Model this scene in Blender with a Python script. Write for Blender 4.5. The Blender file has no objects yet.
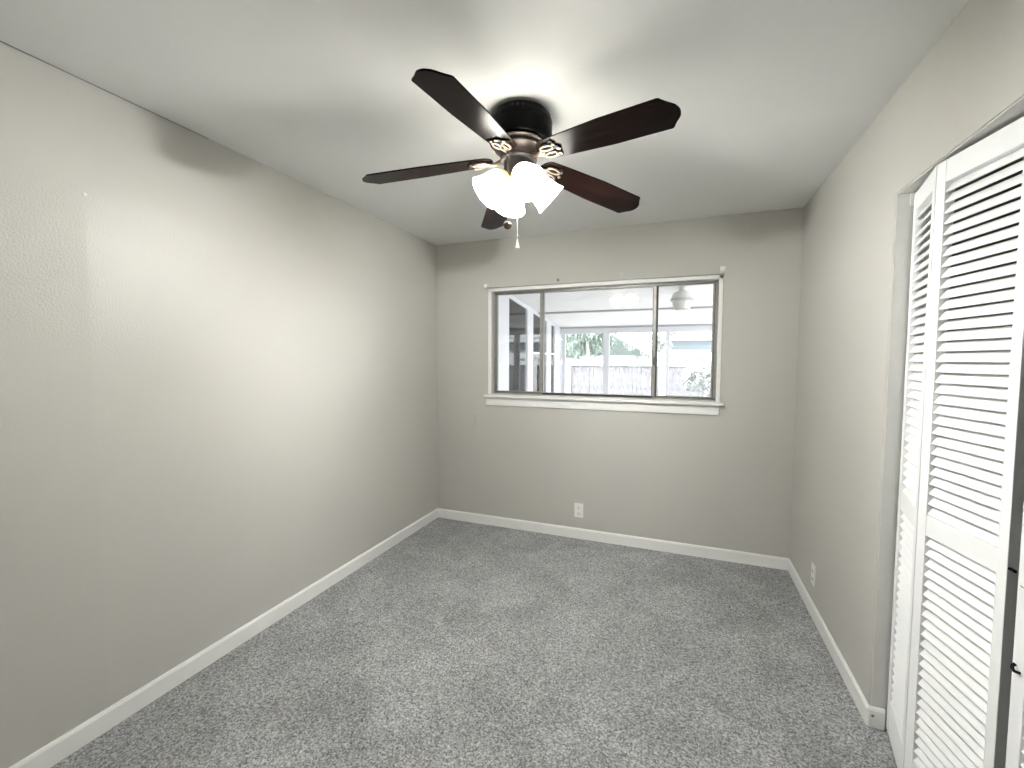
import bpy, bmesh, math, random
from mathutils import Vector, Matrix
random.seed(7)
S = bpy.context.scene
COL = S.collection
PI = math.pi
W = 2.768          # room width (x), far wall at y = 0, camera at negative y
H = 2.44           # ceiling height
BACK = -3.85       # wall behind the camera

# ------------------------------------------------------------------ camera
cam = bpy.data.objects.new('camera', bpy.data.cameras.new('camera'))
COL.objects.link(cam)
yaw, pitch, roll, fpx = -0.367763, -0.055282, 0.003724, 438.676
d = Vector((math.sin(yaw) * math.cos(pitch), math.cos(yaw) * math.cos(pitch), math.sin(pitch)))
r = Vector((math.cos(yaw), -math.sin(yaw), 0))
u = r.cross(d)
r2 = math.cos(roll) * r + math.sin(roll) * u
u2 = -math.sin(roll) * r + math.cos(roll) * u
M = Matrix((r2, u2, -d)).transposed().to_4x4()
M.translation = Vector((2.04372, -3.42704, 1.43467))
cam.matrix_world = M
cam.data.sensor_width = 36
cam.data.lens = fpx * 36 / 1024
cam.data.clip_start = 0.02
S.camera = cam

# ------------------------------------------------------------------ world, sun, exposure
wd = bpy.data.worlds.new('overcast_sky'); S.world = wd
wd.use_nodes = True
bg = wd.node_tree.nodes['Background']
bg.inputs[0].default_value = (0.93, 0.97, 1.0, 1)
bg.inputs[1].default_value = 2.8
sun = bpy.data.objects.new('sun', bpy.data.lights.new('sun', 'SUN'))
COL.objects.link(sun)
sun.data.energy = 2.7
sun.data.angle = 0.05
sun.rotation_euler = (math.radians(48), 0, math.radians(-12))
SHADE_L, BULB_L = 9.0, 880.0     # emission of the lit glass shades and of their bulbs
S.view_settings.view_transform = 'Standard'
S.view_settings.look = 'None'
S.view_settings.gamma = 1
S.view_settings.use_curve_mapping = False
S.view_settings.exposure = 1.22
S.cycles.max_bounces = 10
S.cycles.diffuse_bounces = 6
S.cycles.transparent_max_bounces = 16
S.cycles.use_denoising = True

# ------------------------------------------------------------------ materials
def newmat(name):
    m = bpy.data.materials.new(name); m.use_nodes = True
    return m, m.node_tree, m.node_tree.nodes['Principled BSDF']

def N(t, kind, **kw):
    n = t.nodes.new(kind)
    for k, v in kw.items():
        if k in n.inputs: n.inputs[k].default_value = v
        else: setattr(n, k, v)
    return n

def simple(name, col, rough=0.5, metal=0.0, var=0.06, scale=18, bump=0.0, bscale=200, spec=0.5):
    m, t, p = newmat(name)
    tc = N(t, 'ShaderNodeTexCoord')
    no = N(t, 'ShaderNodeTexNoise', Scale=scale, Detail=4.0)
    t.links.new(tc.outputs['Object'], no.inputs['Vector'])
    mx = N(t, 'ShaderNodeMix', data_type='RGBA')
    mx.inputs['A'].default_value = (*[c * (1 - var) for c in col], 1)
    mx.inputs['B'].default_value = (*[min(1, c * (1 + var)) for c in col], 1)
    t.links.new(no.outputs['Fac'], mx.inputs['Factor'])
    t.links.new(mx.outputs['Result'], p.inputs['Base Color'])
    p.inputs['Roughness'].default_value = rough
    p.inputs['Metallic'].default_value = metal
    p.inputs['Specular IOR Level'].default_value = spec
    if bump:
        nb = N(t, 'ShaderNodeTexNoise', Scale=bscale, Detail=3.0)
        t.links.new(tc.outputs['Object'], nb.inputs['Vector'])
        b = N(t, 'ShaderNodeBump', Strength=bump, Distance=0.002)
        t.links.new(nb.outputs['Fac'], b.inputs['Height'])
        t.links.new(b.outputs['Normal'], p.inputs['Normal'])
    return m

WALLC = (0.50, 0.490, 0.453)
m_wall = simple('greige_paint', WALLC, 0.5, var=0.02, scale=2.5, bump=0.25, bscale=90, spec=0.35)
m_ceil = simple('ceiling_paint', (0.75, 0.757, 0.745), 0.75, var=0.02, scale=3, bump=0.2, bscale=70, spec=0.2)
m_trim = simple('white_trim_paint', (0.80, 0.80, 0.78), 0.35, var=0.02)
m_door = simple('white_door_paint', (0.86, 0.87, 0.865), 0.4, var=0.02, bump=0.08, bscale=120)
m_jamb = simple('jamb_paint', (0.66, 0.655, 0.63), 0.6, var=0.05, bump=0.5, bscale=60)
m_alu = simple('aged_aluminium', (0.30, 0.295, 0.275), 0.42, 0.4, var=0.3, scale=35)
m_gasket = simple('black_gasket', (0.03, 0.028, 0.025), 0.6)
m_bronze = simple('dark_bronze', (0.012, 0.010, 0.009), 0.3, 0.3, var=0.2)
m_black = simple('black_enamel', (0.005, 0.005, 0.005), 0.25, 0.0, var=0.1, spec=0.05)
m_copper = simple('antique_bronze', (0.045, 0.034, 0.027), 0.42, 0.5, var=0.25)
m_pewter = simple('grey_bronze', (0.045, 0.040, 0.039), 0.45, 0.2, var=0.15)
m_brass = simple('antique_brass', (0.15, 0.12, 0.09), 0.4, 0.7, var=0.25, scale=60)
m_white = simple('white_plastic', (0.82, 0.82, 0.79), 0.35, var=0.01)
m_dark = simple('dark_slot', (0.03, 0.03, 0.03), 0.6)
m_steel = simple('steel', (0.55, 0.55, 0.54), 0.35, 0.9)
m_grey = simple('grey_metal_paint', (0.22, 0.22, 0.21), 0.5)
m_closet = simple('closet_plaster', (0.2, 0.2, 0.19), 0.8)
m_patio = simple('patio_white_paint', (0.76, 0.75, 0.74), 0.6, var=0.03, scale=4)
m_soffit = simple('patio_soffit_paint', (0.68, 0.67, 0.66), 0.7, var=0.03, scale=4)
m_patiobeam = simple('patio_grey_paint', (0.58, 0.58, 0.60), 0.6)
m_batten = simple('batten_grey', (0.36, 0.36, 0.37), 0.6)
m_fence = simple('weathered_fence', (0.20, 0.195, 0.205), 0.8, var=0.5, scale=9)
m_leaf = simple('pale_leaves', (0.27, 0.32, 0.28), 0.6, var=0.5, scale=3)
m_leaf2 = simple('silver_leaves', (0.40, 0.42, 0.40), 0.6, var=0.4, scale=3)
m_bark = simple('bark', (0.5, 0.48, 0.46), 0.9, var=0.3)
m_siding = simple('blue_grey_siding', (0.22, 0.255, 0.275), 0.7, var=0.04)
m_roof = simple('green_grey_shingles', (0.085, 0.105, 0.097), 0.85, var=0.45, scale=9)
m_conc = simple('concrete', (0.62, 0.61, 0.60), 0.85, var=0.1)
m_porch = simple('frosted_porch_glass', (0.62, 0.61, 0.58), 0.35, var=0.05)
m_porchm = simple('porch_light_metal', (0.42, 0.41, 0.38), 0.4, var=0.1)

# left wall: same paint with a glossier patch in front of a drywall seam
def leftwall():
    m, t, p = newmat('greige_paint_patched')
    tc = N(t, 'ShaderNodeTexCoord')
    sx = N(t, 'ShaderNodeSeparateXYZ'); t.links.new(tc.outputs['Object'], sx.inputs[0])
    p.inputs['Base Color'].default_value = (*WALLC, 1)
    no = N(t, 'ShaderNodeTexNoise', Scale=2.5, Detail=4.0); t.links.new(tc.outputs['Object'], no.inputs['Vector'])
    mx = N(t, 'ShaderNodeMix', data_type='RGBA')
    mx.inputs['A'].default_value = (*[c * .98 for c in WALLC], 1); mx.inputs['B'].default_value = (*[c * 1.02 for c in WALLC], 1)
    t.links.new(no.outputs['Fac'], mx.inputs['Factor']); t.links.new(mx.outputs['Result'], p.inputs['Base Color'])
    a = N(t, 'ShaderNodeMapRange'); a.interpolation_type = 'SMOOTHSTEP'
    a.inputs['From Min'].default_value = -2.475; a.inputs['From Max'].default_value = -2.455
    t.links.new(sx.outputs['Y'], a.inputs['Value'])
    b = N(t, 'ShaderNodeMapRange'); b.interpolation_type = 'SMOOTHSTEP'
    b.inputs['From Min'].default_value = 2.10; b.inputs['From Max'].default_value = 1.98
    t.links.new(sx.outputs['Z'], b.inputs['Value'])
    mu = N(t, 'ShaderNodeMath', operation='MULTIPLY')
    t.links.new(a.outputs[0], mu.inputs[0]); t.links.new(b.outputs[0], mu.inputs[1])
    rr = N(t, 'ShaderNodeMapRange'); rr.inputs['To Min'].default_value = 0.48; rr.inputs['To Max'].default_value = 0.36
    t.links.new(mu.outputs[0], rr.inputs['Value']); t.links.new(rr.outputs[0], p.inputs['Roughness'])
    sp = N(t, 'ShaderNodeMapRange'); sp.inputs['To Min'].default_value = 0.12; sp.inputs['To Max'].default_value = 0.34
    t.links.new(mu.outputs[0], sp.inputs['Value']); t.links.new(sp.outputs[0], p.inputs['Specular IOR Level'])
    nb = N(t, 'ShaderNodeTexNoise', Scale=130, Detail=2.0); t.links.new(tc.outputs['Object'], nb.inputs['Vector'])
    bp = N(t, 'ShaderNodeBump', Strength=0.6, Distance=0.0026)
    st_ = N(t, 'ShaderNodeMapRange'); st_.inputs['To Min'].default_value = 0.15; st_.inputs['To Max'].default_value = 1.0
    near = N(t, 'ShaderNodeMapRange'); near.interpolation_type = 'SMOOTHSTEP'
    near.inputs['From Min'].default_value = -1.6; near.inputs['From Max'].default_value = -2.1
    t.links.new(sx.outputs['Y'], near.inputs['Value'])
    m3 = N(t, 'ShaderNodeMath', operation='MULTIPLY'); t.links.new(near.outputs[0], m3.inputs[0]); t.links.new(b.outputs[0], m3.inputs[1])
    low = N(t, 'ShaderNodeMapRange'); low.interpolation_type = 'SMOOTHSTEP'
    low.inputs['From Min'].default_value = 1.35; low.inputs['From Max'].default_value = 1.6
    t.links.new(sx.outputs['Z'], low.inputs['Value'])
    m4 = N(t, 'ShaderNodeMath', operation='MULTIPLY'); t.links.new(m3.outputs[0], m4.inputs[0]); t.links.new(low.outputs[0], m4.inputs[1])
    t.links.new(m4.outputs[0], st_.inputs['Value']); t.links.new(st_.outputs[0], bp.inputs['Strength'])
    t.links.new(nb.outputs['Fac'], bp.inputs['Height']); t.links.new(bp.outputs['Normal'], p.inputs['Normal'])
    return m
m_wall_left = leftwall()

def carpet():
    m, t, p = newmat('grey_carpet')
    tc = N(t, 'ShaderNodeTexCoord')
    n1 = N(t, 'ShaderNodeTexNoise', Scale=75, Detail=5.0, Roughness=0.85)
    n2 = N(t, 'ShaderNodeTexNoise', Scale=3.6, Detail=5.0, Roughness=0.6)
    n2.inputs['Distortion'].default_value = 0.6
    n3 = N(t, 'ShaderNodeTexVoronoi', Scale=190)
    for n in (n1, n2, n3): t.links.new(tc.outputs['Object'], n.inputs['Vector'])
    r1 = N(t, 'ShaderNodeMapRange'); r1.inputs['From Min'].default_value = 0.33; r1.inputs['From Max'].default_value = 0.67
    r1.inputs['To Min'].default_value = 0.5; r1.inputs['To Max'].default_value = 1.5
    t.links.new(n1.outputs['Fac'], r1.inputs['Value'])
    r2_ = N(t, 'ShaderNodeMapRange'); r2_.inputs['From Min'].default_value = 0.3; r2_.inputs['From Max'].default_value = 0.7
    r2_.inputs['To Min'].default_value = 0.80; r2_.inputs['To Max'].default_value = 1.2
    t.links.new(n2.outputs['Fac'], r2_.inputs['Value'])
    sp = N(t, 'ShaderNodeSeparateColor'); t.links.new(n3.outputs['Color'], sp.inputs[0])
    r3 = N(t, 'ShaderNodeMapRange'); r3.inputs['To Min'].default_value = 0.45; r3.inputs['To Max'].default_value = 1.55
    t.links.new(sp.outputs[0], r3.inputs['Value'])
    a = N(t, 'ShaderNodeMath', operation='MULTIPLY'); t.links.new(r1.outputs[0], a.inputs[0]); t.links.new(r2_.outputs[0], a.inputs[1])
    b = N(t, 'ShaderNodeMath', operation='MULTIPLY'); t.links.new(a.outputs[0], b.inputs[0]); t.links.new(r3.outputs[0], b.inputs[1])
    vm = N(t, 'ShaderNodeVectorMath', operation='SCALE'); vm.inputs[0].default_value = (0.285, 0.287, 0.288)
    t.links.new(b.outputs[0], vm.inputs['Scale'])
    t.links.new(vm.outputs[0], p.inputs['Base Color'])
    p.inputs['Roughness'].default_value = 1; p.inputs['Specular IOR Level'].default_value = 0.05
    p.inputs['Sheen Weight'].default_value = 0.15
    bp = N(t, 'ShaderNodeBump', Strength=0.5, Distance=0.005)
    t.links.new(n1.outputs['Fac'], bp.inputs['Height']); t.links.new(bp.outputs['Normal'], p.inputs['Normal'])
    return m
m_carpet = carpet()

def wood():
    m, t, p = newmat('walnut_veneer')
    tc = N(t, 'ShaderNodeTexCoord')
    mp = N(t, 'ShaderNodeMapping'); mp.inputs['Scale'].default_value = (2.2, 22, 22)
    t.links.new(tc.outputs['Object'], mp.inputs['Vector'])
    no = N(t, 'ShaderNodeTexNoise', Scale=2.2, Detail=6.0, Distortion=1.2)
    t.links.new(mp.outputs[0], no.inputs['Vector'])
    cr = N(t, 'ShaderNodeValToRGB')
    e = cr.color_ramp.elements
    e[0].position = 0.35; e[0].color = (0.0015, 0.0009, 0.0007, 1)
    e[1].position = 0.68; e[1].color = (0.011, 0.004, 0.0028, 1)
    t.links.new(no.outputs['Fac'], cr.inputs['Fac']); t.links.new(cr.outputs['Color'], p.inputs['Base Color'])
    p.inputs['Roughness'].default_value = 0.27
    p.inputs['Specular IOR Level'].default_value = 0.075
    return m
m_wood = wood()

def emit(name, col, strength):
    m, t, p = newmat(name)
    p.inputs['Base Color'].default_value = (0.9, 0.88, 0.82, 1)
    p.inputs['Roughness'].default_value = 0.3
    p.inputs['Emission Color'].default_value = (*col, 1)
    p.inputs['Emission Strength'].default_value = strength
    return m
m_shade = emit('lit_frosted_glass', (1.0, 0.985, 0.94), SHADE_L)
def see_through(m, fac):
    t = m.node_tree; p = t.nodes['Principled BSDF']; out = t.nodes['Material Output']
    tr = N(t, 'ShaderNodeBsdfTransparent'); tr.inputs[0].default_value = (1.0, 0.985, 0.95, 1)
    mx = N(t, 'ShaderNodeMixShader'); mx.inputs[0].default_value = fac
    t.links.new(p.outputs[0], mx.inputs[1]); t.links.new(tr.outputs[0], mx.inputs[2]); t.links.new(mx.outputs[0], out.inputs['Surface'])
see_through(m_shade, 0.10)
m_neck = emit('dim_glow_neck', (1.0, 0.82, 0.36), 0.42)  # dimmer yellow glow at the neck, put into base colour and weak emission
m_neck.node_tree.nodes['Principled BSDF'].inputs['Base Color'].default_value = (0.55, 0.42, 0.12, 1)
m_bulb = emit('lit_bulb', (0.985, 0.987, 0.98), BULB_L)

def glass():
    m = bpy.data.materials.new('window_glass'); m.use_nodes = True
    t = m.node_tree
    t.nodes.remove(t.nodes['Principled BSDF'])
    out = t.nodes['Material Output']
    tr = N(t, 'ShaderNodeBsdfTransparent'); tr.inputs[0].default_value = (0.96, 0.97, 0.97, 1)
    gl = N(t, 'ShaderNodeBsdfGlossy'); gl.inputs['Roughness'].default_value = 0.0
    fr = N(t, 'ShaderNodeFresnel'); fr.inputs['IOR'].default_value = 1.5
    mx = N(t, 'ShaderNodeMixShader')
    t.links.new(fr.outputs[0], mx.inputs[0]); t.links.new(tr.outputs[0], mx.inputs[1]); t.links.new(gl.outputs[0], mx.inputs[2])
    t.links.new(mx.outputs[0], out.inputs['Surface'])
    return m
m_glass = glass()
m_dglass = simple('dim_interior_glass', (0.20, 0.20, 0.20), 0.08, var=0.1)

# ------------------------------------------------------------------ geometry helpers
def box(bm, x0, x1, y0, y1, z0, z1, mat=None, mi=0):
    vs = [bm.verts.new((x, y, z)) for x in (x0, x1) for y in (y0, y1) for z in (z0, z1)]
    fs = [(0, 1, 3, 2), (4, 6, 7, 5), (0, 4, 5, 1), (2, 3, 7, 6), (0, 2, 6, 4), (1, 5, 7, 3)]
    out = []
    for f in fs:
        fc = bm.faces.new([vs[i] for i in f]); fc.material_index = mi; out.append(fc)
    if mat is not None:
        bmesh.ops.transform(bm, matrix=mat, verts=vs)
    return vs

def prism(bm, pts, z0, z1, mat=None):
    a = [bm.verts.new((x, y, z0)) for x, y in pts]
    b = [bm.verts.new((x, y, z1)) for x, y in pts]
    n = len(pts)
    bm.faces.new(a[::-1]); bm.faces.new(b)
    for i in range(n):
        bm.faces.new((a[i], a[(i + 1) % n], b[(i + 1) % n], b[i]))
    if mat is not None: bmesh.ops.transform(bm, matrix=mat, verts=a + b)

def lathe(bm, prof, seg=40, mat=None, cap=True):
    rings = []
    vs = []
    for rad, z in prof:
        if rad < 1e-5:
            v = bm.verts.new((0, 0, z)); rings.append([v]); vs.append(v)
        else:
            ring = [bm.verts.new((rad * math.cos(2 * PI * i / seg), rad * math.sin(2 * PI * i / seg), z)) for i in range(seg)]
            rings.append(ring); vs += ring
    for A, B in zip(rings, rings[1:]):
        for i in range(seg):
            j = (i + 1) % seg
            if len(A) == 1 and len(B) == 1: continue
            if len(A) == 1: bm.faces.new((A[0], B[j], B[i]))
            elif len(B) == 1: bm.faces.new((A[i], A[j], B[0]))
            else: bm.faces.new((A[i], A[j], B[j], B[i]))
    if cap:
        if len(rings[0]) > 1: bm.faces.new(rings[0][::-1])
        if len(rings[-1]) > 1: bm.faces.new(rings[-1])
    if mat is not None: bmesh.ops.transform(bm, matrix=mat, verts=vs)

def tube(bm, pts, rad, seg=8, mat=None, flat=1.0, closed=False):
    pts = [Vector(p) for p in pts]
    n = len(pts); rings = []; vs = []
    for i, p in enumerate(pts):
        if closed: t = pts[(i + 1) % n] - pts[i - 1]
        else: t = pts[min(i + 1, n - 1)] - pts[max(i - 1, 0)]
        t.normalize()
        ref = Vector((0, 0, 1)) if abs(t.z) < 0.95 else Vector((1, 0, 0))
        a = t.cross(ref).normalized(); b = t.cross(a).normalized()
        rr = rad[i] if isinstance(rad, (list, tuple)) else rad
        ring = [bm.verts.new(p + a * rr * math.cos(2 * PI * k / seg) + b * rr * flat * math.sin(2 * PI * k / seg)) for k in range(seg)]
        rings.append(ring); vs += ring
    last = n if closed else n - 1
    for i in range(last):
        A, B = rings[i], rings[(i + 1) % n]
        for k in range(seg):
            bm.faces.new((A[k], A[(k + 1) % seg], B[(k + 1) % seg], B[k]))
    if not closed:
        bm.faces.new(rings[0][::-1]); bm.faces.new(rings[-1])
    if mat is not None: bmesh.ops.transform(bm, matrix=mat, verts=vs)

def obj(name, bm, mats, parent=None, smooth=None, bevel=0.0, loc=None):
    bmesh.ops.recalc_face_normals(bm, faces=bm.faces)
    me = bpy.data.meshes.new(name)
    bm.to_mesh(me); bm.free()
    for m in (mats if isinstance(mats, (list, tuple)) else [mats]): me.materials.append(m)
    o = bpy.data.objects.new(name, me); COL.objects.link(o)
    if parent: o.parent = parent
    if loc: o.location = loc
    if smooth is not None:
        me.shade_smooth()
        me.set_sharp_from_angle(angle=math.radians(smooth))
    if bevel:
        b = o.modifiers.new('bevel', 'BEVEL'); b.width = bevel; b.segments = 2; b.limit_method = 'ANGLE'
    return o

def BM(): return bmesh.new()

def tag(o, label, cat, group=None):
    o['label'] = label; o['category'] = cat
    if group: o['group'] = group
    return o

def thing(name, label, cat, loc=(0, 0, 0), rz=0, group=None):
    o = bpy.data.objects.new(name, None); COL.objects.link(o)
    o.empty_display_size = 0.1
    o.location = loc; o.rotation_euler = (0, 0, rz)
    return tag(o, label, cat, group)

def struct(name, bm, m, parent=None, **kw):
    o = obj(name, bm, m, parent, **kw)
    if parent is None: o['kind'] = 'structure'
    return o

# ------------------------------------------------------------------ room shell
T = 0.12
OX0, OX1, OZ0, OZ1 = 0.538, 2.277, 1.146, 2.006      # window opening
CY0, CY1, CZ = -1.371, -2.655, 2.052                 # closet opening (y range, head)
CD = 3.42                                            # back of closet

b = BM()
box(b, -T, CD + T, BACK - T, T, -0.10, 0.0)
struct('floor', b, m_carpet)
b = BM(); box(b, -T, CD + T, BACK - T, T + 0.03, H, H + 0.16); struct('ceiling', b, m_ceil)
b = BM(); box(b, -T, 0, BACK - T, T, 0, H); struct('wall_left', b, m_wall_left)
b = BM()
box(b, 0, OX0, 0, T, 0, H); box(b, OX1, CD + T, 0, T, 0, H)
box(b, OX0, OX1, 0, T, 0, OZ0); box(b, OX0, OX1, 0, T, OZ1, H)
struct('wall_far', b, m_wall)
JD = 0.11   # closet wall thickness
b = BM()
prism(b, [(W, 0), (W + JD, 0), (W + JD, CY0), (W + 0.012, CY0), (W + 0.004, CY0 + 0.003), (W, CY0 + 0.012)], 0, CZ)
box(b, W, W + JD, BACK - T, CY1, 0, CZ)
box(b, W, W + JD, BACK - T, 0, CZ, H)
struct('wall_right', b, m_wall)
b = BM(); box(b, 0, CD + T, BACK - T, BACK, 0, H); struct('wall_back', b, m_wall)
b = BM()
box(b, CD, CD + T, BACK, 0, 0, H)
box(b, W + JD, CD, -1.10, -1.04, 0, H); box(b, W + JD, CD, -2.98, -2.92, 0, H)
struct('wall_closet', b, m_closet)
# painted lining of the closet opening
b = BM(); box(b, W + 0.004, W + JD, CY0 - 0.004, CY0, 0.0, CZ - 0.004); struct('trim_1', b, m_jamb)
b = BM(); box(b, W + 0.004, W + JD, CY1, CY0, CZ - 0.004, CZ); struct('trim_2', b, m_jamb)

BH, BT = 0.082, 0.012
def bbprof(bm, mat, L):   # profile in (out, z), run along local x
    pts = [(0, 0.0), (BT, 0.0), (BT, BH - 0.012), (BT * 0.55, BH), (0, BH)]
    A = [bm.verts.new(mat @ Vector((0, p[0], p[1]))) for p in pts]
    B = [bm.verts.new(mat @ Vector((L, p[0], p[1]))) for p in pts]
    bm.faces.new(A); bm.faces.new(B[::-1])
    for i in range(5): bm.faces.new((A[i], B[i], B[(i + 1) % 5], A[(i + 1) % 5]))
b = BM(); bbprof(b, Matrix.Translation((0, 0, 0)) @ Matrix.Rotation(-PI / 2, 4, 'Z'), -BACK); struct('baseboard_left', b, m_trim)
b = BM(); bbprof(b, Matrix.Translation((W, 0, 0)) @ Matrix.Rotation(PI, 4, 'Z'), W); struct('baseboard_far', b, m_trim)
b = BM()
bbprof(b, Matrix.Translation((W, CY0 - 0.012, 0)) @ Matrix.Rotation(PI / 2, 4, 'Z'), -(CY0 - 0.012))
bbprof(b, Matrix.Translation((W + 0.047, CY0 - 0.0042, 0)) @ Matrix.Rotation(PI, 4, 'Z'), 0.055)
bbr = struct('baseboard_right', b, m_trim, bevel=0.003)
b = BM(); lathe(b, [(0.0055, 0), (0.0055, 0.0006), (0, 0.0008)], 12, Matrix.Translation((W + 0.006, CY0 - 0.0163, 0.050)) @ Matrix.Rotation(PI / 2, 4, 'X'))
obj('nail_head', b, m_grey, bbr)

# ------------------------------------------------------------------ window
win = bpy.data.objects.new('window_1', None); COL.objects.link(win); win['kind'] = 'structure'
win.location = ((OX0 + OX1) / 2, 0, OZ0)
def wpart(name, bm, mat, parent=win, **kw):
    if parent is win: bmesh.ops.translate(bm, vec=-Vector(win.location), verts=bm.verts)
    return obj(name, bm, mat, parent, **kw)
def wchild(name, bm, mat, parent, **kw):
    bmesh.ops.translate(bm, vec=-Vector(win.location), verts=bm.verts)
    return obj(name, bm, mat, parent, **kw)
b = BM()   # thin painted casing
box(b, OX0 - 0.030, OX0 - 0.002, -0.010, -0.0005, OZ0 - 0.006, OZ1 + 0.026)
box(b, OX1 + 0.002, OX1 + 0.028, -0.010, -0.0005, OZ0 - 0.006, OZ1 + 0.028)
box(b, OX0 - 0.030, OX1 + 0.028, -0.010, -0.0005, OZ1 + 0.002, OZ1 + 0.027)
wpart('window_casing', b, m_trim, bevel=0.002)
b = BM()   # dark strip along the head
box(b, OX0 - 0.030, OX1 + 0.034, -0.016, -0.0005, OZ1 + 0.028, OZ1 + 0.034)
wpart('head_strip', b, m_alu)
b = BM()
box(b, 0.482, 2.328, -0.045, 0.045, 1.117, 1.139)
wpart('window_sill', b, m_trim, bevel=0.004)
b = BM(); box(b, 0.488, 2.300, -0.014, -0.0005, 1.046, 1.117); wpart('sill_apron', b, m_trim, bevel=0.003)
# aluminium frame
FY0, FY1 = 0.048, 0.09
b = BM()
box(b, OX0 + .001, OX0 + 0.022, FY0, FY1, OZ0, OZ1); box(b, OX1 - 0.020, OX1 - .001, FY0, FY1, OZ0, OZ1)
box(b, OX0 + .001, OX1 - .001, FY0, FY1, OZ1 - 0.018, OZ1 - .001); box(b, OX0 + .001, OX1 - .001, FY0, FY1, OZ0 - 0.006, OZ0 + 0.016)
wpart('window_frame', b, m_alu, bevel=0.0015)
b = BM(); box(b, 0.977, 1.842, FY0 - 0.006, FY0, OZ0 + 0.004, OZ0 + 0.017); wpart('bottom_gasket', b, m_gasket)
GZ0, GZ1 = OZ0 + 0.016, OZ1 - 0.018
def sash(x0, x1, y0, y1, wl, wr, wt, wb):
    b = BM()
    box(b, x0, x0 + wl, y0, y1, GZ0, GZ1); box(b, x1 - wr, x1, y0, y1, GZ0, GZ1)
    box(b, x0 + wl, x1 - wr, y0, y1, GZ1 - wt, GZ1); box(b, x0 + wl, x1 - wr, y0, y1, GZ0, GZ0 + wb)
    s = wpart('sash', b, m_alu, bevel=0.001)
    b = BM(); ym = (y0 + y1) / 2
    box(b, x0 + wl, x1 - wr, ym - 0.002, ym + 0.002, GZ0 + wb, GZ1 - wt)
    wchild('glass_pane', b, m_glass, s)
    return s
s1 = sash(OX0 + 0.022, 0.977, FY0 - 0.002, FY0 + 0.020, 0.012, 0.028, 0.006, 0.008)
s2 = sash(0.9775, 1.842, FY0 + 0.022, FY0 + 0.040, 0.004, 0.004, 0.003, 0.003)
s3 = sash(1.838, OX1 - 0.020, FY0 - 0.002, FY0 + 0.020, 0.036, 0.012, 0.006, 0.008)
b = BM()
for x0, x1 in ((OX0 + 0.0222, 0.9768), (1.8382, OX1 - 0.0202)):
    box(b, x0, x1, FY0 - 0.0035, FY0 - 0.0005, GZ1 - 0.0005, GZ1 + 0.003); box(b, x0, x1, FY0 - 0.0035, FY0 - 0.0005, GZ0 - 0.003, GZ0)
    box(b, x0 - 0.003, x0, FY0 - 0.0035, FY0 - 0.0005, GZ0, GZ1); box(b, x1, x1 + 0.003, FY0 - 0.0035, FY0 - 0.0005, GZ0, GZ1)
box(b, 1.8595, 1.8735, FY0 - 0.0035, FY0 - 0.0021, GZ0, GZ1)
wpart('glazing_gasket', b, m_gasket)
b = BM(); box(b, 1.846, 1.856, FY0 - 0.010, FY0 - 0.002, 1.40, 1.46); wchild('sash_latch', b, m_gasket, s3)

# curtain brackets around the window head
def bracket(x, z, s, dep, mat, label, group):
    t = thing('curtain_bracket', label, 'bracket', (x, 0, z), 0, group)
    b = BM(); box(b, -s * .5, s * .5, -0.003, -0.0005, -s * .6, s * .6); obj('mounting_plate', b, mat, t, bevel=0.0008)
    b = BM()
    box(b, -s * .45, s * .45, -dep, -0.003, -s * .5, s * .45)
    box(b, -s * .62, s * .45, -dep - 0.004, -dep, -s * .5, s * .7)
    obj('bracket_cup', b, mat, t, bevel=0.0012)
    return t
bracket(0.492, 2.052, 0.026, 0.022, m_white, 'small white curtain rod bracket above the left upper corner of the window', 'curtain brackets over the window')
bracket(2.300, 2.066, 0.032, 0.030, m_white, 'small white curtain rod bracket above the right upper corner of the window', 'curtain brackets over the window')
bracket(1.115, 2.068, 0.016, 0.012, m_grey, 'tiny dark grey bracket on wall above the window, left of its middle', 'curtain brackets over the window')
bracket(1.604, 2.081, 0.016, 0.012, m_steel, 'tiny pale metal bracket on wall above the window, right of its middle', 'curtain brackets over the window')

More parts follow.
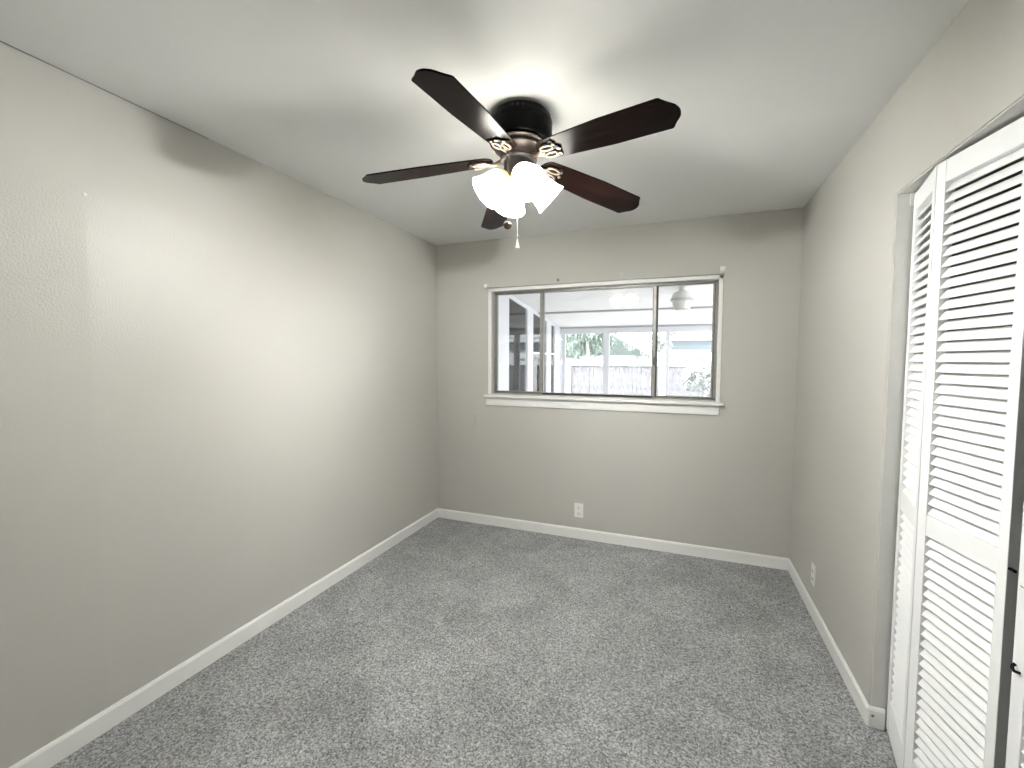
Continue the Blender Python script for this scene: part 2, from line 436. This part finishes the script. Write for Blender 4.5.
# ------------------------------------------------------------------ wall plates
def plate_bm(w, h, t=0.005):
    b = BM(); box(b, -w / 2, w / 2, -t, -0.0003, -h / 2, h / 2); return b
p_ = thing('blank_wall_plate', 'blank wall plate painted like the wall, left below the window', 'wall plate', (0.347, 0, 0.895))
obj('cover_plate', plate_bm(0.074, 0.118, 0.006), m_wall, p_, bevel=0.002)
for z in (-0.042, 0.042):
    b = BM(); lathe(b, [(0.003, 0), (0.003, 0.0012), (0, 0.0016)], 10, Matrix.Translation((0, -0.006, z)) @ Matrix.Rotation(PI / 2, 4, 'X'))
    obj('screw', b, m_wall, p_)
def outlet(loc, rz, mat, label):
    t = thing('electrical_outlet', label, 'outlet', loc, rz)
    obj('cover_plate', plate_bm(0.072, 0.115), mat, t, bevel=0.002)
    for z in (0.0235, -0.0235):
        b = BM()
        pts = [(0.017 * math.cos(a) , max(-0.0125, min(0.0125, 0.017 * math.sin(a)))) for a in [2 * PI * i / 24 for i in range(24)]]
        prism(b, pts, 0, 0.0025, Matrix.Translation((0, -0.005, z)) @ Matrix.Rotation(PI / 2, 4, 'X'))
        f = obj('receptacle', b, mat, t)
        b = BM()
        box(b, -0.0080, -0.0050, -0.0085, -0.0074, z - 0.002, z + 0.007)
        box(b, 0.0050, 0.0080, -0.0085, -0.0074, z - 0.002, z + 0.007)
        lathe(b, [(0.0032, 0), (0.0032, 0.001), (0, 0.0011)], 10, Matrix.Translation((0, -0.0074, z - 0.007)) @ Matrix.Rotation(PI / 2, 4, 'X'))
        obj('slots', b, m_dark, f)
    b = BM(); lathe(b, [(0.003, 0), (0.003, 0.001), (0, 0.0014)], 10, Matrix.Translation((0, -0.005, 0)) @ Matrix.Rotation(PI / 2, 4, 'X'))
    obj('screw', b, m_steel, t)
    return t
outlet((1.303, 0, 0.229), 0, m_white, 'white electrical outlet low on far wall below the window')
outlet((W, -0.570, 0.232), -PI / 2, m_trim, 'white electrical outlet low on right wall near the closet')

# ------------------------------------------------------------------ louvered bifold closet doors
DZ0, DZ1 = 0.018, 2.038
PT = 0.028
def panel(A, Bp, parent, name='door_panel', st=0.036):
    """front face runs from A to Bp (seen from the room, away to near); local x along, +y into the closet"""
    A = Vector((*A, 0)); Bv = Vector((*Bp, 0))
    L = (Bv - A).length
    ang = math.atan2(Bv.y - A.y, Bv.x - A.x)
    mids = [(0.143, 0.889), (0.954, 1.972)]
    b = BM()
    box(b, 0.001, st, 0, PT, DZ0, DZ1); box(b, L - st + 0.005, L - 0.001, 0, PT, DZ0, DZ1)
    for z0, z1 in ((DZ0, mids[0][0]), (mids[0][1], mids[1][0]), (mids[1][1], DZ1)):
        box(b, st, L - st + 0.005, 0.0008, PT - 0.0008, z0, z1)
    o = obj(name, b, m_door, parent, bevel=0.0012)
    o.matrix_local = parent.matrix_world.inverted() @ (Matrix.Translation(A) @ Matrix.Rotation(ang, 4, 'Z'))
    for (z0, z1), nm in zip(mids, ('lower_louvers', 'upper_louvers')):
        b = BM()
        n = round((z1 - z0) / 0.0318); stp = (z1 - z0) / n
        for i in range(n):
            zc = z0 + stp * (i + 0.5)
            # slat leans: room-side edge low, closet-side edge high
            hw, ht = 0.0178, 0.0031            # bullnosed slat profile, swept along x
            pr = [(hw - ht + ht * math.cos(a), ht * math.sin(a)) for a in [-PI / 2 + PI * k / 5 for k in range(6)]]
            pr += [(-hw + ht - ht * math.cos(a), -ht * math.sin(a)) for a in [-PI / 2 + PI * k / 5 for k in range(6)]]
            mt = Matrix.Translation((st - 0.002, PT / 2, zc)) @ Matrix.Rotation(math.radians(56), 4, 'X') @ Matrix.Rotation(PI / 2, 4, 'Z') @ Matrix.Rotation(PI / 2, 4, 'X')
            prism(b, pr, 0, L - 2 * st + 0.009, mt)
        obj(nm, b, m_door, o, smooth=40)
    return o, L, ang

def bifold(label, pts, st):
    t = thing('bifold_door', label, 'closet door', (pts[0][0], pts[0][1], 0.0), 0, None)
    bpy.context.view_layer.update()
    o1, L1, a1 = panel(pts[0], pts[1], t, st=st)
    o2, L2, a2 = panel(pts[2], pts[3], t, st=st)
    return t, o1, o2, L1, L2

dA, pA1, pA2, L1, L2 = bifold('white louvered bifold closet door, half folded, next to the far jamb',
                      [(2.818, -1.386), (2.763, -1.664), (2.7635, -1.667), (2.822, -1.973)], 0.036)
dB, pB1, pB2, L3, L4 = bifold('white louvered bifold closet door cut off by right picture edge, past the dark gap',
                      [(2.800, -2.050), (2.772, -2.340), (2.7725, -2.343), (2.849, -2.640)], 0.052)
# hinges between the folding panels
for o, L in ((pA1, L1), (pB1, L3)):
    for z in (0.30, 1.02, 1.75):
        b = BM(); lathe(b, [(0.004, -0.03), (0.004, 0.03)], 10, Matrix.Translation((L + 0.0005, PT + 0.004, z)))
        obj('hinge', b, m_steel, o, smooth=40)
# pivot bracket at the head of the jamb
b = BM(); box(b, W + 0.042, W + 0.062, CY0 - 0.010, CY0 - 0.0045, 2.002, 2.048)
box(b, W + 0.050, W + 0.078, CY0 - 0.014, CY0 - 0.008, 2.039, 2.047)
bmesh.ops.translate(b, vec=-Vector(dA.location), verts=b.verts)
o = obj('pivot_bracket', b, m_white, dA, bevel=0.001)
# latch hardware on the near door: pull plate, its recess shadow painted as dark backing, and black hook
b = BM(); box(b, 0.0135, 0.045, -0.001, 0.0003, 0.856, 0.911); o = obj('pull_recess_shadow', b, m_dark, pB1)
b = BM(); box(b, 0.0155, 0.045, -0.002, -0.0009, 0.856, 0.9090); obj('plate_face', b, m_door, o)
b = BM(); tube(b, [(0.018, -0.002, 0.722), (0.019, -0.007, 0.718), (0.023, -0.009, 0.713), (0.030, -0.008, 0.710), (0.038, -0.002, 0.712)], 0.0036, 8)
obj('hook', b, m_black, pB1, smooth=60)
b = BM(); tube(b, [(L2 - 0.003, 0.004, 0.915), (L2 + 0.006, 0.006, 0.914), (L2 + 0.012, 0.010, 0.911)], 0.004, 8)
obj('catch', b, m_black, pA2, smooth=60)

# ------------------------------------------------------------------ ceiling fan
FX, FYc = 1.405, -1.704
fan = thing('ceiling_fan', 'dark five blade ceiling fan with four lit glass shades, mounted flush on ceiling', 'ceiling fan', (FX, FYc, H))
Z = lambda z: z - H
b = BM(); lathe(b, [(0.104, Z(2.439)), (0.114, Z(2.432)), (0.123, Z(2.421)), (0.128, Z(2.405)), (0.130, Z(2.395)), (0.1285, Z(2.393)), (0.1285, Z(2.389)), (0.130, Z(2.387)),
                     (0.130, Z(2.335)), (0.127, Z(2.322)), (0.118, Z(2.314)), (0.100, Z(2.311))], 56, Matrix.Translation((0, 0.022, 0)))
can = obj('canopy', b, m_black, fan, smooth=35)
for a in (-84, -75, -66):
    b = BM()
    q = Matrix.Translation((0, 0.022, 0)) @ Matrix.Rotation(math.radians(a), 4, 'Z') @ Matrix.Translation((0.1265, 0, Z(2.412))) @ Matrix.Rotation(PI / 2, 4, 'Y')
    lathe(b, [(0.005, 0), (0.005, 0.002), (0, 0.003)], 12, q)
    obj('canopy_screw', b, m_bronze, can, smooth=40)
b = BM(); lathe(b, [(0.090, Z(2.3108)), (0.107, Z(2.309)), (0.109, Z(2.305)), (0.104, Z(2.301)), (0.096, Z(2.300)), (0.095, Z(2.292)), (0.098, Z(2.290)), (0.098, Z(2.286)),
                     (0.090, Z(2.283)), (0.078, Z(2.266)), (0.074, Z(2.252)), (0.060, Z(2.250))], 56)
obj('motor_collar', b, m_copper, fan, smooth=35)
b = BM(); lathe(b, [(0.060, Z(2.2498)), (0.074, Z(2.2495)), (0.076, Z(2.244)), (0.072, Z(2.238)), (0.061, Z(2.236)), (0.060, Z(2.180)), (0.056, Z(2.170)), (0.040, Z(2.162)), (0.016, Z(2.157)), (0.012, Z(2.146)), (0, Z(2.142))], 48)
obj('switch_housing', b, m_pewter, fan, smooth=35)

# blades: local x outward, origin on the blade centre line at the root
R0, R1 = 0.105, 0.664
def blade_outline():
    Ln = R1 - R0
    hw = lambda x: 0.052 + (0.070 - 0.052) * min(1, max(0, x / 0.30))
    up = []
    for k in range(9):                          # rounded root
        a = PI - (PI / 2) * k / 8
        up.append((0.045 + 0.045 * math.cos(a), 0.0535 * math.sin(a)))
    for x in (0.10, 0.20, 0.30, 0.42): up.append((x, hw(x)))
    # ogee tip: shoulder, shallow hollow, blunt nose
    up += [(Ln - 0.052, 0.0705), (Ln - 0.046, 0.0700), (Ln - 0.041, 0.066), (Ln - 0.034, 0.056), (Ln - 0.024, 0.044), (Ln - 0.014, 0.034), (Ln - 0.006, 0.024), (Ln - 0.002, 0.013), (Ln, 0.004)]
    return up + [(x, -y) for x, y in reversed(up[1:])]
def make_blade():
    b = BM(); prism(b, blade_outline(), -0.003, 0.003)
    o = obj('blade', b, m_wood, fan, bevel=0.0012)
    # ornate bracket on the underside
    b = BM()
    sc = []
    for k in range(41):                         # scalloped plate outline
        tt = k / 40
        a = -PI * 0.5 + PI * tt
        rr = 0.044 + 0.0065 * math.cos(6 * (a))
        sc.append((0.070 + rr * math.cos(a) * 0.75, rr * math.sin(a) * 1.05))
    sc += [(0.052, 0.028), (0.030, 0.014), (0.0, 0.011), (0.0, -0.011), (0.030, -0.014), (0.052, -0.028)]
    prism(b, sc, -0.0085, -0.0032)
    o_pl = obj('blade_bracket', b, m_black, o, bevel=0.001)
    b = BM()
    for s in (-1, 1):                           # scrolled loops
        pts = []
        for k in range(17):
            a = 2 * PI * k / 16
            pts.append((0.056 + 0.030 * math.cos(a), s * (0.020 + 0.0125 * math.sin(a)), -0.0105))
        tube(b, pts[:-1], 0.0052, 8, closed=True)
        tube(b, [(0.0, s * 0.004, -0.012), (0.012, s * 0.007, -0.013), (0.026, s * 0.014, -0.0115)], 0.006, 8)
        lathe(b, [(0.007, 0), (0.007, 0.004), (0, 0.006)], 12, Matrix.Translation((0.090, s * 0.026, -0.0075)) @ Matrix.Rotation(PI, 4, 'X'))
    lathe(b, [(0.007, 0), (0.007, 0.004), (0, 0.006)], 12, Matrix.Translation((0.098, 0, -0.0075)) @ Matrix.Rotation(PI, 4, 'X'))
    tube(b, [(-0.052, 0, 0.006), (-0.030, 0, -0.006), (-0.008, 0, -0.013), (0.014, 0, -0.0125), (0.034, 0, -0.011)], [0.011, 0.010, 0.009, 0.009, 0.005], 10)
    obj('bracket_scroll', b, m_brass, o, smooth=50)
    return o
PH = 267.0
ROTOR = Vector((-0.0101, 0.0467, 1)).rotation_difference(Vector((0, 0, 1))).inverted().to_matrix().to_4x4()   # the old fan sags a little
blade0 = make_blade()
def place_blade(o, k):
    az = math.radians(PH + 72 * k)
    droop = math.radians(6.0); tw = math.radians(-11)
    m = Matrix.Translation((0, 0, Z(2.246))) @ ROTOR @ Matrix.Rotation(az, 4, 'Z') @ Matrix.Translation((R0, 0, 0)) @ Matrix.Rotation(droop, 4, 'Y') @ Matrix.Rotation(tw, 4, 'X')
    o.matrix_local = m
place_blade(blade0, 0)
for k in range(1, 5):
    c = blade0.copy(); COL.objects.link(c); c.parent = fan
    for ch in blade0.children:
        g = ch.copy(); COL.objects.link(g); g.parent = c
    place_blade(c, k)

# light kit: four tilted bell shades
def shade_parts():
    prof = [(0.024, 0.0), (0.027, 0.006), (0.036, 0.016), (0.046, 0.032), (0.053, 0.055), (0.057, 0.080), (0.061, 0.104), (0.068, 0.122), (0.0695, 0.126)]
    inner = [(rr - 0.0028, z) for rr, z in reversed(prof)]
    b = BM(); lathe(b, prof[2:] + inner[:-2], 40, cap=False); return b, prof
SA = (-54, 36, 126, 216)
for k, a in enumerate(SA):
    tilt = math.radians(50)
    m = Matrix.Rotation(math.radians(a), 4, 'Z') @ Matrix.Translation((0.047, 0, Z(2.182))) @ Matrix.Rotation(PI - tilt, 4, 'Y')
    b, prof = shade_parts()
    sh = obj('lamp_shade', b, m_shade, fan, smooth=60); sh.matrix_local = m
    b = BM(); lathe(b, [(0.0245, 0.004), (0.028, 0.006), (0.0368, 0.0158), (0.0467, 0.0318), (0.0462, 0.0322)], 32, cap=False)
    obj('shade_neck', b, m_neck, sh, smooth=60)
    b = BM(); lathe(b, [(0.010, -0.022), (0.016, -0.018), (0.025, -0.008), (0.0275, 0.002), (0.0265, 0.007), (0.018, 0.007)], 28)
    obj('lamp_holder', b, m_pewter, sh, smooth=40)
    b = BM(); lathe(b, [(0.012, 0.010), (0.013, 0.025), (0.022, 0.045), (0.028, 0.066), (0.026, 0.082), (0.016, 0.094), (0, 0.098)], 28)
    obj('bulb', b, m_bulb, sh, smooth=60)

# pull chains
def chain(x, y, z0, z1, parent, mat, rad=0.0011):
    b = BM()
    n = int((z0 - z1) / 0.0055)
    for i in range(n):
        zc = z0 - (i + 0.5) * (z0 - z1) / n
        lathe(b, [(0, zc + 0.0026), (0.0017, zc + 0.001), (0.0017, zc - 0.001), (0, zc - 0.0026)], 6, Matrix.Translation((x, y, 0)))
    tube(b, [(x, y, z0), (x, y, z1)], 0.0008, 6)
    return obj('pull_chain', b, mat, parent, smooth=60)
cam_dir = Vector((0.634, -1.718, 0)).normalized(); cr = Vector((0.933, 0.36, 0))
q1 = cam_dir * 0.108 - cr * 0.041
c1 = chain(q1.x, q1.y, Z(2.222), Z(1.968), fan, m_copper)
b = BM(); lathe(b, [(0, -0.003), (0.014, -0.0026), (0.0158, 0), (0.014, 0.0026), (0.0112, 0.0018), (0.009, 0.0038), (0.0055, 0.003), (0.0045, 0.006), (0, 0.0062)], 24,
                Matrix.Translation((q1.x, q1.y, Z(1.954))) @ Matrix.Rotation(math.radians(-70), 4, 'Z') @ Matrix.Rotation(PI / 2, 4, 'Y'))
o = obj('medallion_fob', b, m_brass, c1, smooth=40)
b = BM(); lathe(b, [(0.0, 0.008), (0.006, 0.007), (0.007, 0.0), (0.006, -0.007), (0, -0.008)], 14, Matrix.Translation((q1.x, q1.y, Z(2.226))))
q0 = cam_dir * 0.048 - cr * 0.030
tube(b, [(q0.x, q0.y, Z(2.229)), (q1.x * .9, q1.y * .9, Z(2.229)), (q1.x, q1.y, Z(2.226))], 0.0032, 8)
obj('chain_eyelet', b, m_pewter, c1, smooth=60)
q2 = cam_dir * -0.02 - cr * 0.004
c2 = chain(q2.x, q2.y, Z(2.150), Z(1.930), fan, m_steel)
b = BM(); lathe(b, [(0, 0.034), (0.0025, 0.033), (0.003, 0.022), (0.006, 0.012), (0.0095, 0.0), (0.0085, -0.004), (0, -0.006)], 20, Matrix.Translation((q2.x, q2.y, Z(1.902))))
obj('bell_fob', b, m_white, c2, smooth=50)

b = BM(); box(b, 0.0, 0.004, -3.8, -2.0, H - 0.0026, H - 0.0002)
obj('joint_crack', b, m_grey, bpy.data.objects['wall_left'])
# small wall anchor left in the left wall
b = BM(); lathe(b, [(0.006, 0), (0.0055, 0.003), (0.002, 0.0035), (0.0, 0.002)], 14, Matrix.Translation((0.0003, -2.463, 2.030)) @ Matrix.Rotation(PI / 2, 4, 'Y'))
tag(obj('wall_anchor', b, m_jamb), 'tiny pale screw anchor on the left wall above the shiny patch', 'wall anchor')

# ------------------------------------------------------------------ outside: covered patio
b = BM(); box(b, -14, 16, T, 30, -0.32, -0.12); struct('ground', b, m_conc)
PS = -0.1; PZ = lambda y: 2.40 + PS * y
cover = thing('patio_cover', 'white sloping patio roof with beams and posts outside the window', 'patio cover', (1.5, 2.2, -0.12))
def cpart(name, bm, mat, **kw):
    bmesh.ops.translate(bm, vec=-Vector(cover.location), verts=bm.verts)
    return obj(name, bm, mat, cover, **kw)
def slab(bm, x0, x1, y0, y1, dz0, dz1):
    vs = [bm.verts.new((x, y, PZ(y) + dz)) for x in (x0, x1) for y in (y0, y1) for dz in (dz0, dz1)]
    for f in [(0, 1, 3, 2), (4, 6, 7, 5), (0, 4, 5, 1), (2, 3, 7, 6), (0, 2, 6, 4), (1, 5, 7, 3)]: bm.faces.new([vs[i] for i in f])
b = BM(); slab(b, 0.075, 8.0, T + 0.035, 4.35, 0.0, 0.05); cpart('roof_panel', b, m_soffit)
b = BM(); slab(b, 0.075, 8.0, 2.74, 2.78, -0.022, -0.0005); cpart('batten', b, m_batten)
b = BM(); slab(b, 0.075, 8.0, 1.20, 1.21, -0.008, -0.0005); cpart('batten', b, m_patiobeam)
b = BM(); box(b, 0.075, 8.0, 4.03, 4.10, 1.885, 1.995); cpart('header_beam', b, m_patiobeam)
b = BM(); box(b, 0.075, 8.0, 4.012, 4.029, 1.972, 1.984); cpart('header_lip', b, m_batten)
for x0, x1, mm in ((0.10, 0.155, m_patiobeam), (0.81, 0.91, m_patiobeam), (1.81, 1.86, m_patiobeam), (3.6, 3.7, m_patiobeam), (5.6, 5.7, m_patiobeam)):
    b = BM(); box(b, x0, x1, 4.035, 4.095, -0.12, 1.885); cpart('post', b, mm)
# porch light under the patio roof
pl = thing('porch_light', 'round frosted porch light with ring under the white patio roof', 'porch light', (2.035, 1.72, PZ(1.72) - 0.045))
b = BM(); lathe(b, [(0.035, 0.040), (0.035, 0.005), (0.055, 0.0), (0.078, -0.010), (0.096, -0.030), (0.106, -0.055), (0.108, -0.075)], 36); obj('canopy_dome', b, m_porch, pl, smooth=40)
b = BM(); lathe(b, [(0.105, -0.0755), (0.120, -0.080), (0.120, -0.105), (0.104, -0.110)], 36); obj('ring', b, m_porchm, pl, smooth=40)
b = BM(); lathe(b, [(0.100, -0.1105), (0.094, -0.150), (0.083, -0.185), (0.078, -0.192)], 36); obj('glass_globe', b, m_porch, pl, smooth=40)
b = BM(); lathe(b, [(0.078, -0.1925), (0.080, -0.200), (0.060, -0.206), (0, -0.207)], 36); obj('bottom_cap', b, m_porchm, pl, smooth=40)

# wing of the house along the left side of the patio
b = BM()
XW = 0.07
bays = [(1.59, 2.30), (2.53, 2.98), (3.06, 3.24), (3.46, 3.70)]
ys = [T + 0.031] + [v for bay in bays for v in bay] + [4.10]
for i in range(0, len(ys), 2): box(b, -0.06, XW, ys[i], ys[i + 1], -0.12, 2.55)
for (y0, y1) in bays:
    vs = box(b, -0.06, XW, y0, y1, 0, 2.55)
    for v in vs:
        if v.co.z < 1: v.co.z = PZ(v.co.y) - 0.045
    box(b, -0.06, XW, y0, y1, -0.12, 0.05)
struct('wall_patio', b, m_patiobeam)
b = BM()
for z in (2.55,): box(b, -3.0, 0.07, T + 0.031, 4.10, z, z + 0.12)
box(b, -3.0, -2.9, T + 0.031, 4.10, -0.12, 2.55); box(b, -2.9, -0.06, 4.0, 4.10, -0.12, 2.55)
struct('wall_wing', b, m_closet)
for i, (y0, y1) in enumerate(bays):
    w_ = bpy.data.objects.new('window_%d' % (i + 2), None); COL.objects.link(w_); w_['kind'] = 'structure'
    w_.location = (0, (y0 + y1) / 2, 0.05)
    f = 0.016
    def under(bm, ya, yb, x0, x1, za, drop):      # box whose top follows the sloping lintel
        for v in box(bm, x0, x1, ya, yb, za, 99):
            if v.co.z > 50: v.co.z = PZ(v.co.y) - drop
    b = BM()
    under(b, y0, y0 + f, 0.02, 0.064, 0.05, 0.047); under(b, y1 - f, y1, 0.02, 0.064, 0.05, 0.047)
    box(b, 0.02, 0.064, y0 + f, y1 - f, 0.05, 0.09)
    if i: box(b, 0.02, 0.064, y0 + f, y1 - f, 1.52, 1.545)
    bmesh.ops.translate(b, vec=-Vector(w_.location), verts=b.verts); obj('window_frame', b, m_patio if i else m_patiobeam, w_)
    b = BM(); under(b, y0 + f, y1 - f, 0.050, 0.056, 0.09, 0.05)
    bmesh.ops.translate(b, vec=-Vector(w_.location), verts=b.verts); obj('glass_pane', b, m_glass, w_)

# fence
FYF = 7.5
fence = thing('garden_fence', 'pale board fence with top rail beyond the patio posts', 'fence', (1.5, FYF, -0.12))
def fpart(name, bm, mat, **kw):
    bmesh.ops.translate(bm, vec=-Vector(fence.location), verts=bm.verts)
    return obj(name, bm, mat, fence, **kw)
b = BM(); x = -5.0
while x < 7.5:
    w_ = random.uniform(0.085, 0.10)
    box(b, x, x + w_, FYF + random.uniform(-.006, .006), FYF + 0.03, 0.58, 1.285 + random.uniform(-.01, .01)); x += w_ + 0.009
fpart('boards', b, m_fence)
b = BM(); box(b, -5, 7.6, FYF - 0.05, FYF + 0.10, 1.30, 1.40); fpart('top_rail', b, m_patio)
b = BM(); box(b, -5, 7.6, FYF + 0.032, FYF + 0.07, 0.72, 0.80); fpart('back_rail', b, m_fence)
b = BM(); box(b, -5, 7.6, FYF - 0.04, FYF + 0.10, -0.12, 0.56); fpart('base_wall', b, m_patio)
for x in (-2.6, -0.70, 1.56, 3.5, 5.4):
    b = BM(); box(b, x, x + 0.15, FYF - 0.07, FYF - 0.052, -0.12, 1.46); fpart('post', b, m_patio)

# foliage
def foliage(c, rad, n, size, seed):
    rnd = random.Random(seed); b = BM()
    cl = [(Vector((rnd.gauss(0, .45) * rad[0], rnd.gauss(0, .45) * rad[1], rnd.gauss(0, .4) * rad[2])), rnd.uniform(.22, .42)) for _ in range(14)]
    for _ in range(n):
        cc, rr = rnd.choice(cl)
        v = Vector((rnd.gauss(0, 1), rnd.gauss(0, 1), rnd.gauss(0, 1))).normalized() * rr * rnd.uniform(.6, 1.05)
        p = Vector(c) + cc + Vector((v.x * rad[0], v.y * rad[1], v.z * rad[2]))
        q = Matrix.Rotation(rnd.uniform(0, 6.3), 3, 'Z') @ Matrix.Rotation(rnd.uniform(0, 3), 3, 'X')
        s = size * rnd.uniform(.6, 1.3)
        vs = [b.verts.new(p + q @ Vector(t)) for t in ((0, -s, 0), (s * .45, 0, s * .12), (0, s, 0), (-s * .45, 0, s * .12))]
        b.faces.new(vs)
    return b
def tree(name, cat, label, x, y, z, rad, n, size, mat, seed, group=None):
    t = thing(name, label, cat, (x, y, -0.12), 0, group)
    b = BM(); tube(b, [(0, 0, 0), (0.04, 0.02, z * .5), (-0.03, 0, z + 0.1)], [0.09 * rad[0], 0.07 * rad[0], 0.04 * rad[0]], 10); obj('trunk', b, m_bark, t, smooth=60)
    b = foliage((0, 0, z + 0.12), rad, n, size, seed); obj('foliage', b, mat, t)
tree('tree', 'tree', 'loose pale green tree beyond the fence, left of the patio post', -0.55, 9.6, 2.1, (1.0, .8, .8), 2600, 0.075, m_leaf, 3, 'trees beyond the fence')
tree('tree', 'tree', 'sparse pale tree beyond the fence, between the roof and the siding house', 1.25, 9.4, 1.9, (.55, .5, .6), 900, 0.06, m_leaf2, 5, 'trees beyond the fence')
tree('shrub', 'shrub', 'silvery shrub in front of fence at the right of the window', 2.55, 6.2, 0.85, (.55, .5, .62), 1800, 0.05, m_leaf2, 9)
tree('hedge', 'hedge', 'bleached hedge showing just above the fence top rail', 0.9, 8.3, 1.25, (3.2, .3, .28), 3200, 0.06, m_leaf2, 11)

# neighbouring houses
hA = thing('neighbour_house', 'house with green grey shingle roof beyond the fence trees', 'house', (-0.9, 15.0, -0.12))
b = BM(); box(b, -2.6, 1.2, 0, 5, 0, 1.75); obj('wall', b, m_patio, hA)
b = BM(); prism(b, [(-3.0, 1.75), (1.75, 1.75), (-0.6, 3.0)], -5.2, 0.3, Matrix.Rotation(PI / 2, 4, 'X')); obj('roof', b, m_roof, hA)
hB = thing('neighbour_house', 'house with blue grey siding and white eave beyond the fence at right', 'house', (3.2, 12.5, -0.12))
b = BM(); box(b, -1.6, 4.0, 0, 5, 0, 2.22)
obj('wall', b, m_siding, hB)
b = BM()
for i in range(11): box(b, -1.62, 4.02, -0.018, -0.001, 0.6 + i * .15, 0.6 + i * .15 + 0.146)
obj('siding', b, m_siding, hB)
b = BM(); box(b, -1.9, 4.3, -0.35, 5.2, 2.225, 2.40); obj('eave', b, m_patio, hB)
b = BM(); prism(b, [(-1.9, 2.405), (4.3, 2.405), (1.2, 3.1)], -5.2, 0.45, Matrix.Rotation(PI / 2, 4, 'X')); obj('roof', b, m_patio, hB)
b = BM(); box(b, -0.45, 3.5, -1.2, -0.02, 0, 1.80); obj('bay_wall', b, m_patio, hB)
b = BM(); box(b, -0.30, 0.25, -1.23, -1.201, 1.25, 1.62); w_ = obj('window', b, m_patiobeam, hB)
b = BM(); box(b, -0.26, 0.21, -1.236, -1.231, 1.29, 1.58); obj('pane', b, m_dglass, w_)
